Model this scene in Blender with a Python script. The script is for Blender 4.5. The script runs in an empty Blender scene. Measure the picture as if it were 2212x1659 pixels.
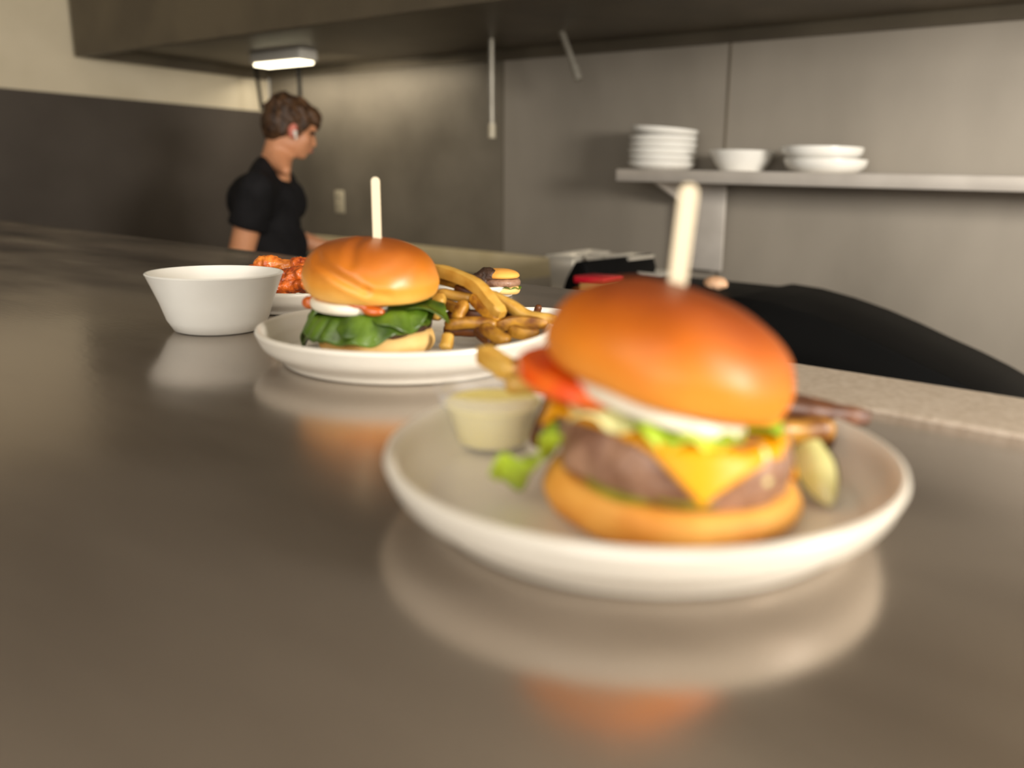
import bpy, bmesh, math, random
from mathutils import Vector, Matrix, noise
random.seed(7)
PI = math.pi
S = bpy.context.scene
COL = S.collection

# ------------------------------------------------------------------ camera geometry
FPX, PITCH, ROLL, YAW = 1774.0, 0.22812, 0.02684, 0.61517
PCX, PCY = 1262.0, 800.0
ZC = 1.20                       # counter top above the kitchen floor
CAM = Vector((0, 0, ZC + 0.162))
RGT = Vector((math.cos(YAW), math.sin(YAW), 0))
FWD = Vector((-math.sin(YAW), math.cos(YAW), 0))
UPV = Vector((0, 0, 1))
cF = FWD * math.cos(PITCH) - UPV * math.sin(PITCH)
cU0 = FWD * math.sin(PITCH) + UPV * math.cos(PITCH)
cR = RGT * math.cos(ROLL) + cU0 * math.sin(ROLL)
cU = cU0 * math.cos(ROLL) - RGT * math.sin(ROLL)

def ray(px, py):
    return cF + cR * ((px - PCX) / FPX) - cU * ((py - PCY) / FPX)
def hit_y(px, py, y):           # point on a plane parallel to the back wall
    d = ray(px, py); return CAM + d * ((y - CAM.y) / d.y)
def hit_x(px, py, x):
    d = ray(px, py); return CAM + d * ((x - CAM.x) / d.x)
def hit_h(px, py, h):           # point h above the counter top
    d = ray(px, py); return CAM + d * ((ZC + h - CAM.z) / d.z)
def hit_v(px, py, v):           # point at horizontal distance v in front
    d = ray(px, py); return CAM + d * (v / d.dot(FWD))
def W(u, v, h):
    return Vector((0, 0, ZC + h)) + RGT * u + FWD * v

# ------------------------------------------------------------------ object helpers
def tag(o, label=None, cat=None, group=None, kind=None):
    if label: o['label'] = label
    if cat: o['category'] = cat
    if group: o['group'] = group
    if kind: o['kind'] = kind
    return o
def empty(name, loc, rz=0.0, **k):
    o = bpy.data.objects.new(name, None); COL.objects.link(o)
    o.location = loc; o.rotation_euler = (0, 0, rz); o.empty_display_size = .02
    return tag(o, **k)
def shade(bm, ang=40):
    bm.normal_update()
    for f in bm.faces: f.smooth = True
    a = math.radians(ang)
    for e in bm.edges:
        if len(e.link_faces) == 2:
            e.smooth = e.calc_face_angle(0) < a
def obj(name, bm, m, parent=None, ang=40, loc=None, rot=None):
    if ang: shade(bm, ang)
    me = bpy.data.meshes.new(name); bm.to_mesh(me); bm.free()
    return mobj(name, me, m, parent, loc, rot)
def mobj(name, me, m, parent=None, loc=None, rot=None):
    o = bpy.data.objects.new(name, me); COL.objects.link(o)
    if m and not me.materials: me.materials.append(m)
    if parent: o.parent = parent
    if loc is not None: o.location = loc
    if rot is not None: o.rotation_euler = rot
    return o
def dup(o, parent=None):
    c = o.copy(); COL.objects.link(c)
    if parent: c.parent = parent
    for ch in list(o.children): dup(ch, c)
    return c
def bevel(bm, w, seg=2):
    bmesh.ops.bevel(bm, geom=list(bm.edges), offset=w, segments=seg, profile=.5, affect='EDGES', clamp_overlap=True)
def add_box(bm, x0, x1, y0, y1, z0, z1, mat4=None):
    vs = [bm.verts.new((x, y, z)) for x in (x0, x1) for y in (y0, y1) for z in (z0, z1)]
    if mat4:
        for v in vs: v.co = mat4 @ v.co
    for q in ((0,1,3,2),(4,6,7,5),(0,4,5,1),(2,3,7,6),(0,2,6,4),(1,5,7,3)):
        bm.faces.new([vs[i] for i in q])
    return bm
def box(x0, x1, y0, y1, z0, z1, bv=0, seg=2):
    bm = bmesh.new(); add_box(bm, x0, x1, y0, y1, z0, z1)
    bmesh.ops.recalc_face_normals(bm, faces=bm.faces)
    if bv: bevel(bm, bv, seg)
    return bm
def prism(poly, z0, z1, bv=0, axis='z'):
    """polygon extruded along an axis; poly holds the two other coordinates"""
    bm = bmesh.new()
    def P(a, b, c): return (a, b, c) if axis == 'z' else (a, c, b)
    lo = [bm.verts.new(P(a, b, z0)) for a, b in poly]; hi = [bm.verts.new(P(a, b, z1)) for a, b in poly]
    n = len(poly)
    bm.faces.new(lo); bm.faces.new(hi)
    for i in range(n): bm.faces.new((lo[i], lo[(i+1) % n], hi[(i+1) % n], hi[i]))
    bmesh.ops.recalc_face_normals(bm, faces=bm.faces)
    if bv: bevel(bm, bv, 2)
    return bm
def crom(pts, n):
    """Catmull-Rom resampling of a polyline"""
    P = [Vector(p) for p in pts]; P = [2*P[0]-P[1]] + P + [2*P[-1]-P[-2]]
    out = []
    k = len(P) - 3
    for i in range(k):
        a, b, c, d = P[i:i+4]
        for j in range(n):
            t = j / n
            out.append(.5*((2*b)+(c-a)*t+(2*a-5*b+4*c-d)*t*t+(3*b-a-3*c+d)*t**3))
    out.append(P[-2].copy()); return out
def lathe(prof, n=64, bm=None, closed=False):
    bm = bm or bmesh.new(); rings = []
    for r, z in prof:
        r = max(r, 0)
        if r < 1e-6: rings.append([bm.verts.new((0, 0, z))])
        else: rings.append([bm.verts.new((r*math.cos(2*PI*i/n), r*math.sin(2*PI*i/n), z)) for i in range(n)])
    pairs = list(zip(rings[:-1], rings[1:])) + ([(rings[-1], rings[0])] if closed else [])
    for A, B in pairs:
        if len(A) == 1 and len(B) == 1: continue
        for i in range(n):
            j = (i+1) % n
            if len(A) == 1: bm.faces.new((A[0], B[j], B[i]))
            elif len(B) == 1: bm.faces.new((A[i], A[j], B[0]))
            else: bm.faces.new((A[i], A[j], B[j], B[i]))
    bmesh.ops.recalc_face_normals(bm, faces=bm.faces)
    return bm
def tube(bm, pts, rads, n=12, cap=True, flat=None):
    pts = [Vector(p) for p in pts]
    if not hasattr(rads, '__len__'): rads = [rads]*len(pts)
    rings = []; up = Vector((0, 0, 1))
    for i, p in enumerate(pts):
        d = (pts[min(i+1, len(pts)-1)] - pts[max(i-1, 0)]).normalized()
        a = d.cross(up)
        if a.length < 1e-3: a = d.cross(Vector((0, 1, 0)))
        a.normalize(); b = a.cross(d).normalized()
        rings.append([bm.verts.new(p + (a*math.cos(2*PI*k/n) + b*math.sin(2*PI*k/n))*rads[i]) for k in range(n)])
    for A, B in zip(rings[:-1], rings[1:]):
        for k in range(n): bm.faces.new((A[k], A[(k+1) % n], B[(k+1) % n], B[k]))
    if cap: bm.faces.new(rings[0][::-1]); bm.faces.new(rings[-1])
    bmesh.ops.recalc_face_normals(bm, faces=bm.faces)
    return bm
def ell(bm, c, r, rot=None, seg=20):
    m = Matrix.Translation(Vector(c)) @ (rot.to_4x4() if rot else Matrix()) @ Matrix.Diagonal((r[0], r[1], r[2], 1))
    bmesh.ops.create_uvsphere(bm, u_segments=seg, v_segments=seg//2+2, radius=1, matrix=m)
def capsule(bm, p0, p1, r0, r1):
    p0, p1 = Vector(p0), Vector(p1)
    ell(bm, p0, (r0,)*3, seg=14); ell(bm, p1, (r1,)*3, seg=14)
    tube(bm, [p0, p1], [r0, r1], 14)
def remesh(bm, voxel, smooth=3, amp=0, freq=1, seed=0, octv=3):
    """fuse overlapping closed pieces into ONE skin"""
    me = bpy.data.meshes.new('tmp'); bm.to_mesh(me); bm.free()
    o = bpy.data.objects.new('tmp', me); COL.objects.link(o)
    md = o.modifiers.new('r', 'REMESH'); md.mode = 'VOXEL'; md.voxel_size = voxel; md.use_smooth_shade = True
    bpy.context.view_layer.update()
    dg = bpy.context.evaluated_depsgraph_get()
    m2 = bpy.data.meshes.new_from_object(o.evaluated_get(dg))
    bpy.data.objects.remove(o); bpy.data.meshes.remove(me)
    b = bmesh.new(); b.from_mesh(m2); bpy.data.meshes.remove(m2)
    for _ in range(smooth): bmesh.ops.smooth_vert(b, verts=b.verts, factor=.5, use_axis_x=True, use_axis_y=True, use_axis_z=True)
    if amp: wob(b, amp, freq, seed, octv)
    return b
def wob(b, amp, freq, seed=0, octv=3, fn=None):
    b.normal_update()
    off = Vector((seed*3.7, seed*1.3, seed*7.1))
    mv = []
    for v in b.verts:
        d = 0
        for k in range(octv): d += noise.noise(v.co*freq*2**k + off) / 1.7**k
        mv.append(v.normal*amp*d)
    for v, m in zip(b.verts, mv): v.co += m
    return b
def sheet(fn, nu, nv, thick, m, name, parent):
    bm = bmesh.new()
    g = [[bm.verts.new(fn(i/(nu-1), j/(nv-1))) for j in range(nv)] for i in range(nu)]
    for i in range(nu-1):
        for j in range(nv-1): bm.faces.new((g[i][j], g[i+1][j], g[i+1][j+1], g[i][j+1]))
    o = obj(name, bm, m, parent, 180)
    s = o.modifiers.new('solid', 'SOLIDIFY'); s.thickness = thick; s.offset = 0
    return o

# ------------------------------------------------------------------ materials
def srgb(c):
    if isinstance(c, str): c = [int(c[i:i+2], 16)/255 for i in (0, 2, 4)]
    return tuple((x/12.92 if x <= .04045 else ((x+.055)/1.055)**2.4) for x in c) + (1,)
def mat(name, c1, c2=None, rough=.5, metal=0, scale=10, detail=4, bump=0, bscale=None, r2=None, coat=0,
        zgrad=None, spec=.5, sss=0, sssr=.01, trans=0, stretch=(1,1,1), lo=.35, hi=.65, var=0, emit=0, ior=None):
    m = bpy.data.materials.new(name); m.use_nodes = True
    N = m.node_tree.nodes; L = m.node_tree.links; B = N['Principled BSDF']
    B.inputs['Roughness'].default_value = rough; B.inputs['Metallic'].default_value = metal
    B.inputs['Specular IOR Level'].default_value = spec
    B.inputs['Coat Weight'].default_value = coat; B.inputs['Coat Roughness'].default_value = .25
    if sss: B.inputs['Subsurface Weight'].default_value = sss; B.inputs['Subsurface Radius'].default_value = (sssr, sssr*.5, sssr*.3); B.inputs['Subsurface Scale'].default_value = 1
    if trans: B.inputs['Transmission Weight'].default_value = trans
    if ior: B.inputs['IOR'].default_value = ior
    tc = N.new('ShaderNodeTexCoord'); mp = N.new('ShaderNodeMapping'); mp.inputs['Scale'].default_value = stretch
    L.new(tc.outputs['Object'], mp.inputs['Vector'])
    nz = N.new('ShaderNodeTexNoise'); nz.inputs['Scale'].default_value = scale; nz.inputs['Detail'].default_value = detail
    L.new(mp.outputs['Vector'], nz.inputs['Vector'])
    rp = N.new('ShaderNodeValToRGB'); e = rp.color_ramp.elements
    e[0].position, e[1].position = lo, hi; e[0].color = srgb(c1); e[1].color = srgb(c2 or c1)
    L.new(nz.outputs['Fac'], rp.inputs['Fac']); colr = rp.outputs['Color']
    if zgrad:                       # crust that darkens with height: (z0, z1, colour list)
        sp = N.new('ShaderNodeSeparateXYZ'); L.new(tc.outputs['Object'], sp.inputs[0])
        mr = N.new('ShaderNodeMapRange'); mr.inputs['From Min'].default_value = zgrad[0]; mr.inputs['From Max'].default_value = zgrad[1]
        ad = N.new('ShaderNodeMath'); ad.operation = 'MULTIPLY_ADD'; ad.inputs[1].default_value = .35; ad.inputs[2].default_value = -.175
        L.new(nz.outputs['Fac'], ad.inputs[0]); L.new(sp.outputs['Z'], mr.inputs['Value'])
        a2 = N.new('ShaderNodeMath'); L.new(mr.outputs[0], a2.inputs[0]); L.new(ad.outputs[0], a2.inputs[1])
        r3 = N.new('ShaderNodeValToRGB'); el = r3.color_ramp.elements
        cs = zgrad[2]
        el[0].color = srgb(cs[0][1]); el[0].position = cs[0][0]; el[1].color = srgb(cs[-1][1]); el[1].position = cs[-1][0]
        for p, c in cs[1:-1]: q = el.new(p); q.color = srgb(c)
        L.new(a2.outputs[0], r3.inputs['Fac']); colr = r3.outputs['Color']
    if var:
        oi = N.new('ShaderNodeObjectInfo'); hs = N.new('ShaderNodeHueSaturation')
        mr = N.new('ShaderNodeMapRange'); mr.inputs['To Min'].default_value = 1-var; mr.inputs['To Max'].default_value = 1+var*.5
        L.new(oi.outputs['Random'], mr.inputs['Value']); L.new(mr.outputs[0], hs.inputs['Value']); L.new(colr, hs.inputs['Color']); colr = hs.outputs['Color']
    L.new(colr, B.inputs['Base Color'])
    if emit: L.new(colr, B.inputs['Emission Color']); B.inputs['Emission Strength'].default_value = emit
    if r2 is not None:
        mr = N.new('ShaderNodeMapRange'); mr.inputs['To Min'].default_value = rough; mr.inputs['To Max'].default_value = r2
        mr.inputs['From Min'].default_value = .3; mr.inputs['From Max'].default_value = .7
        L.new(nz.outputs['Fac'], mr.inputs['Value']); L.new(mr.outputs[0], B.inputs['Roughness'])
    if bump:
        n2 = N.new('ShaderNodeTexNoise'); n2.inputs['Scale'].default_value = bscale or scale*3; n2.inputs['Detail'].default_value = 4
        L.new(mp.outputs['Vector'], n2.inputs['Vector'])
        bp = N.new('ShaderNodeBump'); bp.inputs['Strength'].default_value = bump; bp.inputs['Distance'].default_value = .002
        L.new(n2.outputs['Fac'], bp.inputs['Height']); L.new(bp.outputs[0], B.inputs['Normal'])
    return m
M = {}
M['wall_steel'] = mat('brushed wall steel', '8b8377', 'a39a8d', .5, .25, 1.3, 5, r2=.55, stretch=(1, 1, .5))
M['left_shade_sheet'] = mat('wall steel with painted shade', '6a6255', '8a8172', .5, .3, 1.6, 5, r2=.6)  # darker tone is shade put into the steel colour
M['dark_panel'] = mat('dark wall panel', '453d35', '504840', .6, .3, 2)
M['cream_wall'] = mat('cream wall paint', 'd8cbb0', 'cfc2a6', .6, 0, 3)
M['counter'] = mat('counter steel', 'a0958a', 'b5aa9e', .13, .85, 9, 6, r2=.26, bump=.05, bscale=260, stretch=(.25, 1, 1))
M['edge_steel'] = mat('counter edge steel', 'c4b4a2', 'd6c8b8', .5, .3, 160, 4, bump=.25, bscale=400)
M['steel'] = mat('kitchen steel', 'aba498', 'bdb6aa', .33, .85, 6, r2=.42)
M['pan_steel'] = mat('steam pan steel', 'c9c2b4', 'd6cfc2', .4, .45, 6)
M['rail'] = mat('warm rail steel', 'cbb98e', 'd8c7a0', .5, .15, 6)
M['shelf_steel'] = mat('shelf steel', 'c4bcb2', 'd4ccc2', .4, .35, 6, r2=.45)
M['hood'] = mat('hood steel', '5d5548', '6f6656', .45, .6, 3)
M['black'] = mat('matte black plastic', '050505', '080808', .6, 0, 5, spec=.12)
M['dark_iron'] = mat('griddle iron', '2c261f', '3b332a', .5, .3, 8)
M['plate'] = mat('cream stoneware', 'dfd9cd', 'dad3c6', .28, 0, 14, coat=.15)
M['china'] = mat('white china', 'efece4', 'e9e5dc', .22, 0, 10, coat=.2)
M['bowl'] = mat('white bowl glaze', 'e6e5df', 'dedcd5', .3, 0, 12, coat=.1)
bunc = [(0, 'f0b860'), (.28, 'e09a3c'), (.55, 'c8751c'), (.8, 'b05c10'), (1, '9c4f10')]
M['bun_near'] = mat('glazed bun crust', 'b05c10', 'c8751c', .46, 0, 22, 3, bump=.06, bscale=160, coat=.05, spec=.35, zgrad=(0, .052, [(0, 'e6963a'), (.3, 'd97c1c'), (.55, 'c0620a'), (.8, '934002'), (1, '6e2c00')]))
M['bun_far'] = mat('soft bun crust', 'b05c10', 'c8751c', .42, 0, 22, 3, bump=.06, bscale=160, coat=.12, zgrad=(0, .052, [(0, 'efbc60'), (.3, 'dd9434'), (.58, 'bf6c12'), (.85, 'a05206'), (1, '904604')]))
M['heel'] = mat('bun heel crust', 'e09434', 'eeb052', .6, 0, 30, 4, bump=.1, bscale=200)
M['heel_far'] = mat('pale bun heel', 'd09a44', 'e6c27e', .65, 0, 24, 4, bump=.1, bscale=200, lo=.3, hi=.7)
M['crumb'] = mat('toasted bun crumb', 'd8a860', 'e9cf98', .8, 0, 60)
M['patty'] = mat('griddled beef', '6a4430', 'a07a62', .45, 0, 75, 5, bump=.5, bscale=300, coat=.15, lo=.3, hi=.62)
M['patty_dark'] = mat('charred beef', '2a1a12', '4a3020', .5, 0, 90, 5, bump=.6, bscale=300)
M['cheese'] = mat('melted yellow cheese', 'da9200', 'e49e00', .45, 0, 20, spec=.3)
M['lettuce'] = mat('green leaf lettuce', '86a818', 'b9cf3c', .42, 0, 30, 3, bump=.2, bscale=120)
M['lettuce_pale'] = mat('pale lettuce rib', 'd6d48a', 'e6e2a4', .4, 0, 40, 3, bump=.15, bscale=120)
M['spinach'] = mat('dark spinach leaf', '2c4406', '55701a', .36, 0, 45, 3, bump=.25, bscale=140)
M['tomato'] = mat('tomato flesh', 'e04c06', 'e8700e', .35, 0, 50, coat=.1)
M['onion'] = mat('white onion', 'd8d0bc', 'e4dccb', .3, 0, 40, coat=.2)
M['onion_far'] = M['onion']
M['pickle_chip'] = mat('pickle chip', '7f7a14', 'a09a26', .3, 0, 60, coat=.3)
M['pickle_flesh'] = mat('pickle flesh', 'c2c078', 'd4d096', .3, 0, 50, coat=.3)
M['pickle_skin'] = mat('pickle skin', '3c4a18', '586424', .35, 0, 60, coat=.2)
M['sauce'] = mat('red sauce', 'a8480e', 'bc5c18', .2, 0, 40, coat=.4)
M['dip'] = mat('yellow aioli', 'f6e682', 'faec98', .35, 0, 40, coat=.1)
M['bowl_sauce'] = mat('pale pink sauce', 'd9b890', 'e2c6a2', .3, 0, 40)
M['fry'] = mat('fried potato', '74400a', 'c68e26', .45, 0, 55, 5, bump=.25, bscale=200, var=.35, coat=.1, lo=.38, hi=.6)
M['fry_pale'] = mat('pale fried potato', 'b5822a', 'd2a850', .42, 0, 60, 4, bump=.15, bscale=200, var=.1, lo=.3, hi=.7, coat=.1)
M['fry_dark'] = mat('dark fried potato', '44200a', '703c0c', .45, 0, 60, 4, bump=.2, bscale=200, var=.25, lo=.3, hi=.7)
M['wing'] = mat('glazed chicken skin', '7a2204', 'd4661a', .25, 0, 70, 6, bump=.7, bscale=260, coat=.5, lo=.32, hi=.62)
M['wing_bright'] = mat('orange chicken skin', 'b04a08', 'ee8a30', .25, 0, 90, 6, bump=.7, bscale=260, coat=.5, lo=.3, hi=.6)
M['wood'] = mat('pale birch wood', 'e2d4b8', 'd8c8a8', .6, 0, 40, 3, stretch=(1, 1, .08))
M['skin'] = mat('skin', 'c98a63', 'd3966d', .5, 0, 8, sss=.08, sssr=.01)
M['ear'] = mat('flushed ear skin', 'c66a58', 'cc7763', .5, 0, 8)
M['hair'] = mat('brown hair', '26160a', '5a3c20', .6, 0, 60, 5, bump=.5, bscale=120, stretch=(1, 1, .25))
M['shirt'] = mat('black cotton', '121112', '1c1b1d', .85, 0, 12, 4, bump=.3, bscale=40, spec=.2)
M['trouser'] = mat('dark denim', '1c1d22', '25262c', .85, 0, 30, spec=.2)
M['shoe'] = mat('black shoe leather', '0e0d0c', '171514', .4, 0, 20)
M['white_plastic'] = mat('white plastic', 'e8e4da', 'deD9ce'.lower(), .4, 0, 10)
M['outlet'] = mat('ivory outlet plastic', 'b5aa92', 'c0b59c', .4, 0, 10)
M['grey_rod'] = mat('grey rod', '8f897d', 'a19b8e', .4, .5, 10)
M['red'] = mat('red plastic lid', 'c01428', 'cc1a30', .35, 0, 10)
M['tan'] = mat('tan tub plastic', 'c49a58', 'd0a868', .5, 0, 10)
M['floor'] = mat('quarry tile floor', '4a3228', '5a4034', .5, 0, 6)
M['ceiling'] = mat('ceiling tile', 'b8b0a0', 'c4bcac', .8, 0, 12)
M['groove'] = mat('wall seam strip', '6a6152', '746a5a', .6, .4, 5)
M['roll'] = mat('pinkish bread', 'd8a880', 'e4b894', .6, 0, 20)
M['eye'] = mat('dark eye', '1a120c', None, .2)
M['lip'] = mat('lip', 'b4705c', None, .5)
M['lamp'] = mat('lamp diffuser', 'fff2cf', None, .5, emit=6)

def plastic():
    m = bpy.data.materials.new('clear cup plastic'); m.use_nodes = True
    N = m.node_tree.nodes; L = m.node_tree.links; B = N['Principled BSDF']
    nz = N.new('ShaderNodeTexNoise'); nz.inputs['Scale'].default_value = 40
    rp = N.new('ShaderNodeValToRGB'); rp.color_ramp.elements[0].color = (.86, .85, .86, 1); rp.color_ramp.elements[1].color = (.92, .91, .92, 1)
    L.new(nz.outputs['Fac'], rp.inputs['Fac']); L.new(rp.outputs['Color'], B.inputs['Base Color'])
    B.inputs['Roughness'].default_value = .25
    t = N.new('ShaderNodeBsdfTransparent'); mx = N.new('ShaderNodeMixShader'); mx.inputs[0].default_value = .2
    L.new(t.outputs[0], mx.inputs[1]); L.new(B.outputs[0], mx.inputs[2]); L.new(mx.outputs[0], N['Material Output'].inputs['Surface'])
    return m
M['cup'] = plastic()

# ------------------------------------------------------------------ the room
YW, XL = 2.90, -4.25
def struct(name, bm, m, ang=40):
    return tag(obj(name, bm, m, None, ang), kind='structure')
struct('floor', box(XL-.1, 3.0, -3.0, YW+.1, -.06, 0), M['floor'])
struct('ceiling', box(XL-.1, 3.0, -3.0, YW+.1, 2.75, 2.85), M['ceiling'])
struct('wall_back', box(XL, 3.0, YW, YW+.1, 0, 2.75), M['wall_steel'])
ZJ = hit_x(490, 234, XL).z
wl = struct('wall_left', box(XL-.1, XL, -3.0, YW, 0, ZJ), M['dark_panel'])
struct('wall_left_upper', box(XL-.1, XL-.012, -3.0, YW, ZJ, 2.75), M['cream_wall'])
struct('wall_right', box(3.0, 3.1, -3.0, YW, 0, 2.75), M['cream_wall'])
for i, px in enumerate((1087, 1570)):
    x = hit_y(px, 250, YW).x
    struct('trim_%d' % (i+1), box(x-.004, x+.004, YW-.003, YW, .9, 1.86), M['groove'])

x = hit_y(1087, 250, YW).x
struct('trim_3', box(XL, x-.004, YW-.003, YW, .9, 1.87), M['left_shade_sheet'])  # thin dark sheet painting the dim wall area around the cook

# extraction hood over the cooking line
ZH = 1.85
hd = empty('extractor_hood', (0, 2.4, ZH), label='long stainless extractor hood hung over the cooking line at the wall', cat='extractor hood')
bm = bmesh.new()
add_box(bm, XL+.02, .6, 1.88, 1.91, ZH, 2.6); add_box(bm, XL+.02, .6, 2.86, 2.885, ZH+.01, 2.6)
add_box(bm, XL+.02, XL+.04, 1.91, 2.86, ZH, 2.6); add_box(bm, .57, .6, 1.91, 2.86, ZH, 2.6); add_box(bm, XL+.04, .57, 1.91, 2.86, 2.57, 2.6)
for v in bm.verts: v.co -= Vector((0, 2.4, ZH))
obj('canopy_shell', bm, M['hood'], hd)
bm = bmesh.new(); add_box(bm, XL+.04, .57, -.46, .45, .05, .07)
obj('filter_panel', bm, M['hood'], hd)
lp = hit_h(612, 142, ZH-ZC-.012)
bm = box(-.19, .19, -.05, .05, 0, .05, .01)
lo_ = obj('hood_lamp', bm, M['white_plastic'], hd, loc=(lp.x, lp.y-2.4, .0))
obj('diffuser', box(-.17, .17, -.04, .04, -.010, .004, .003), M['lamp'], lo_)

# rods and cords that hang from the hood
def hang(name, px0, py0, px1, py1, y, r, m, label, cat, tip=None, ztop=ZH+.055):
    b = hit_y(px1, py1, y); a = hit_y(px0, py0, y)
    d = (a-b).normalized(); top = b + d*((ztop-b.z)/d.z)
    e = empty(name, b, label=label, cat=cat)
    bm = bmesh.new(); tube(bm, [(0, 0, 0), (top-b)], r, 10); obj('rod' if tip else 'cord', bm, m, e)
    if tip:
        bm = bmesh.new(); tube(bm, [(0, 0, -.002), d*.055], r*1.25, 12); t = obj('tip', bm, tip, e); t['label'] = 'pale grey end sleeve'
    return e
hang('hanging_rod', 1061.5, 150, 1062.5, 297, 2.62, .0125, M['grey_rod'], 'long straight grey rod hanging from the hood with a pale end', 'rod', M['outlet'])
hang('hanging_rod', 1243, 150, 1251, 172, 2.62, .013, M['grey_rod'], 'short bare end of a tilted grey rod just below the hood', 'rod', M['grey_rod'])
hang('hanging_cable', 553, 150, 566, 238, 2.62, .009, M['black'], 'dark slanting cable hanging behind the back of the cook\'s head', 'cable')
hang('hanging_cable', 645, 150, 650, 236, 2.62, .009, M['black'], 'dark upright cable hanging straight above the cook\'s hair', 'cable')

# wall outlet
p = hit_y(735, 436, YW)
ou = empty('wall_outlet', (p.x, YW, p.z), label='ivory double socket outlet on the steel wall beside the cook', cat='outlet')
obj('cover_plate', box(-.038, .038, -.006, 0, -.06, .06, .003), M['outlet'], ou)
for dz in (.028, -.028):
    bm = lathe([(0, 0), (.018, 0), (.02, -.004), (0, -.004)], 24); bm.transform(Matrix.Rotation(-PI/2, 4, 'X'))
    s_ = obj('socket', bm, M['outlet'], ou, loc=(0, -.0062, dz))
    bm = bmesh.new(); add_box(bm, -.01, -.006, -.006, .001, -.006, .008); add_box(bm, .006, .01, -.006, .001, -.006, .008)
    obj('slot', bm, M['black'], s_)

# wall shelf with plates
YS = 2.60
pl = hit_y(1330, 380, YS)
ZS = hit_y(1700, 371, YS).z                 # top face of the shelf
x0 = pl.x
sh = empty('wall_shelf', (x0, YW, ZS), label='long stainless wall shelf carrying white plates above the black equipment', cat='shelf')
bm = box(0, 2.6, YS-YW, -.001, -.044, 0, .004); obj('shelf_board', bm, M['shelf_steel'], sh)
pb = hit_y(1380, 570, YW-.05)
obj('support_panel', box(.14, .33, -.055, -.04, pb.z-ZS, -.044, .004), M['shelf_steel'], sh)
# side bracket: a triangle across the depth of the shelf
bm = bmesh.new()
tri = [(-.27, -.044), (-.055, -.044), (-.055, -.12)]
A = [bm.verts.new((.14, y, z)) for y, z in tri]; Bv = [bm.verts.new((.152, y, z)) for y, z in tri]
bm.faces.new(A); bm.faces.new(Bv[::-1])
for i in range(3): bm.faces.new((A[i], A[(i+1) % 3], Bv[(i+1) % 3], Bv[i]))
bmesh.ops.recalc_face_normals(bm, faces=bm.faces)
obj('bracket', bm, M['shelf_steel'], sh)

def plate_prof(R, h, foot=.72, t=.0045):
    return crom([(0, .004), (R*foot*.9, .004), (R*foot, .0), (R*foot+.004, .0015), (R*.86, h*.2), (R*.955, h*.5), (R, h-.003)], 5)[:-1] + \
        [Vector((R, h-.003)), Vector((R-.0007, h-.0008)), Vector((R-.0025, h)), Vector((R-.0045, h-.001))] + \
        crom([(R-.006, h-.004), (R*.93, h*.5), (R*.86, .0085), (R*.8, .0062), (R*.5, .006), (0, .006)], 5)
def plate(R=.13, h=.031, n=96, foot=.8):
    bm = lathe([(v.x, v.y) for v in plate_prof(R, h, foot)], n); return bm
def bowl_bm(Rt, Rb, h, t=.004, n=64):
    return lathe([(0, .003), (Rb-.006, .003), (Rb-.004, 0), (Rb, .001), (Rb+(Rt-Rb)*.55, h*.45), (Rt-.0015, h*.92), (Rt, h-.002), (Rt-.0015, h), (Rt-t, h-.001),
                  (Rb+(Rt-Rb)*.55-t, h*.46), (Rb-t, .01), (Rb-.012, .006), (0, .006)], n)
def px_on_shelf(px, yy):
    d = ray(px, 372); k = (yy - CAM.y)/d.y
    return Vector(((CAM + d*k).x, yy, ZS+.0005))
# left stack: six shallow bowls, the top one tipped
pc = px_on_shelf(1428, 2.74)
names = ['lowest', 'second from the bottom', 'third from the bottom', 'fourth from the bottom', 'second from the top', 'topmost and tilted']
first = None
for k in range(6):
    lab = 'white plate in the tall stack at the shelf\'s end, ' + names[k]
    if first is None:
        first = o = obj('stacked_plate', plate(.127, .03, 72, .74), M['china'])
    else: o = dup(first)
    o.location = (pc.x + [.0, .003, -.002, .001, .002, .003][k], pc.y + [.0, -.002, .001, .002, 0, .001][k], pc.z + k*.0225 + (.0035 if k == 5 else 0))
    o.rotation_euler = (0, -.055 if k == 5 else 0, k*.7)
    if k == 5: o.location.z += .004
    tag(o, lab, 'plate', 'plates stacked at the shelf end')
o = obj('round_bowl', bowl_bm(.115, .075, .07), M['china'], loc=px_on_shelf(1600, 2.74))
tag(o, 'single deeper white bowl standing alone between two stacks on the shelf', 'bowl')
pc = px_on_shelf(1778, 2.73)
for k in range(2):
    if k == 0: o = f3 = obj('serving_plate', plate(.135, .043, 72, .72), M['china'])
    else: o = dup(f3)
    o.location = (pc.x + (-.012 if k else .004), pc.y, pc.z + k*.0385); o.rotation_euler = (0, 0, k)
    tag(o, ['wide white plate lying directly on the shelf under another plate', 'wide white plate on top of the pair at the right of the shelf'][k], 'plate', 'pair of wide plates on the shelf')

# cooking line under the hood
YG0, YG1 = 2.12, 2.78
xr = hit_y(1188, 560, 2.5).x
ZR = hit_y(1035, 541, YG1).z
gr = empty('griddle_station', ((XL+xr)/2, YG0, 0), label='long flat griddle with a pale raised back rail against the wall', cat='griddle')
ox, oy = (XL+xr)/2, YG0
def gbox(name, x0, x1, y0, y1, z0, z1, m, bv=.004): return obj(name, box(x0-ox, x1-ox, y0-oy, y1-oy, z0, z1, bv), m, gr)
gbox('cabinet_body', XL+.05, xr-.035, YG0+.02, YG1, 0, .86, M['steel'])
gbox('hot_plate', XL+.05, xr-.035, YG0, YG1, .86, .93, M['dark_iron'])
gbox('back_rail', XL+.05, xr-.035, YG1-.03, YG1, .93, ZR, M['rail'], .006)

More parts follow.
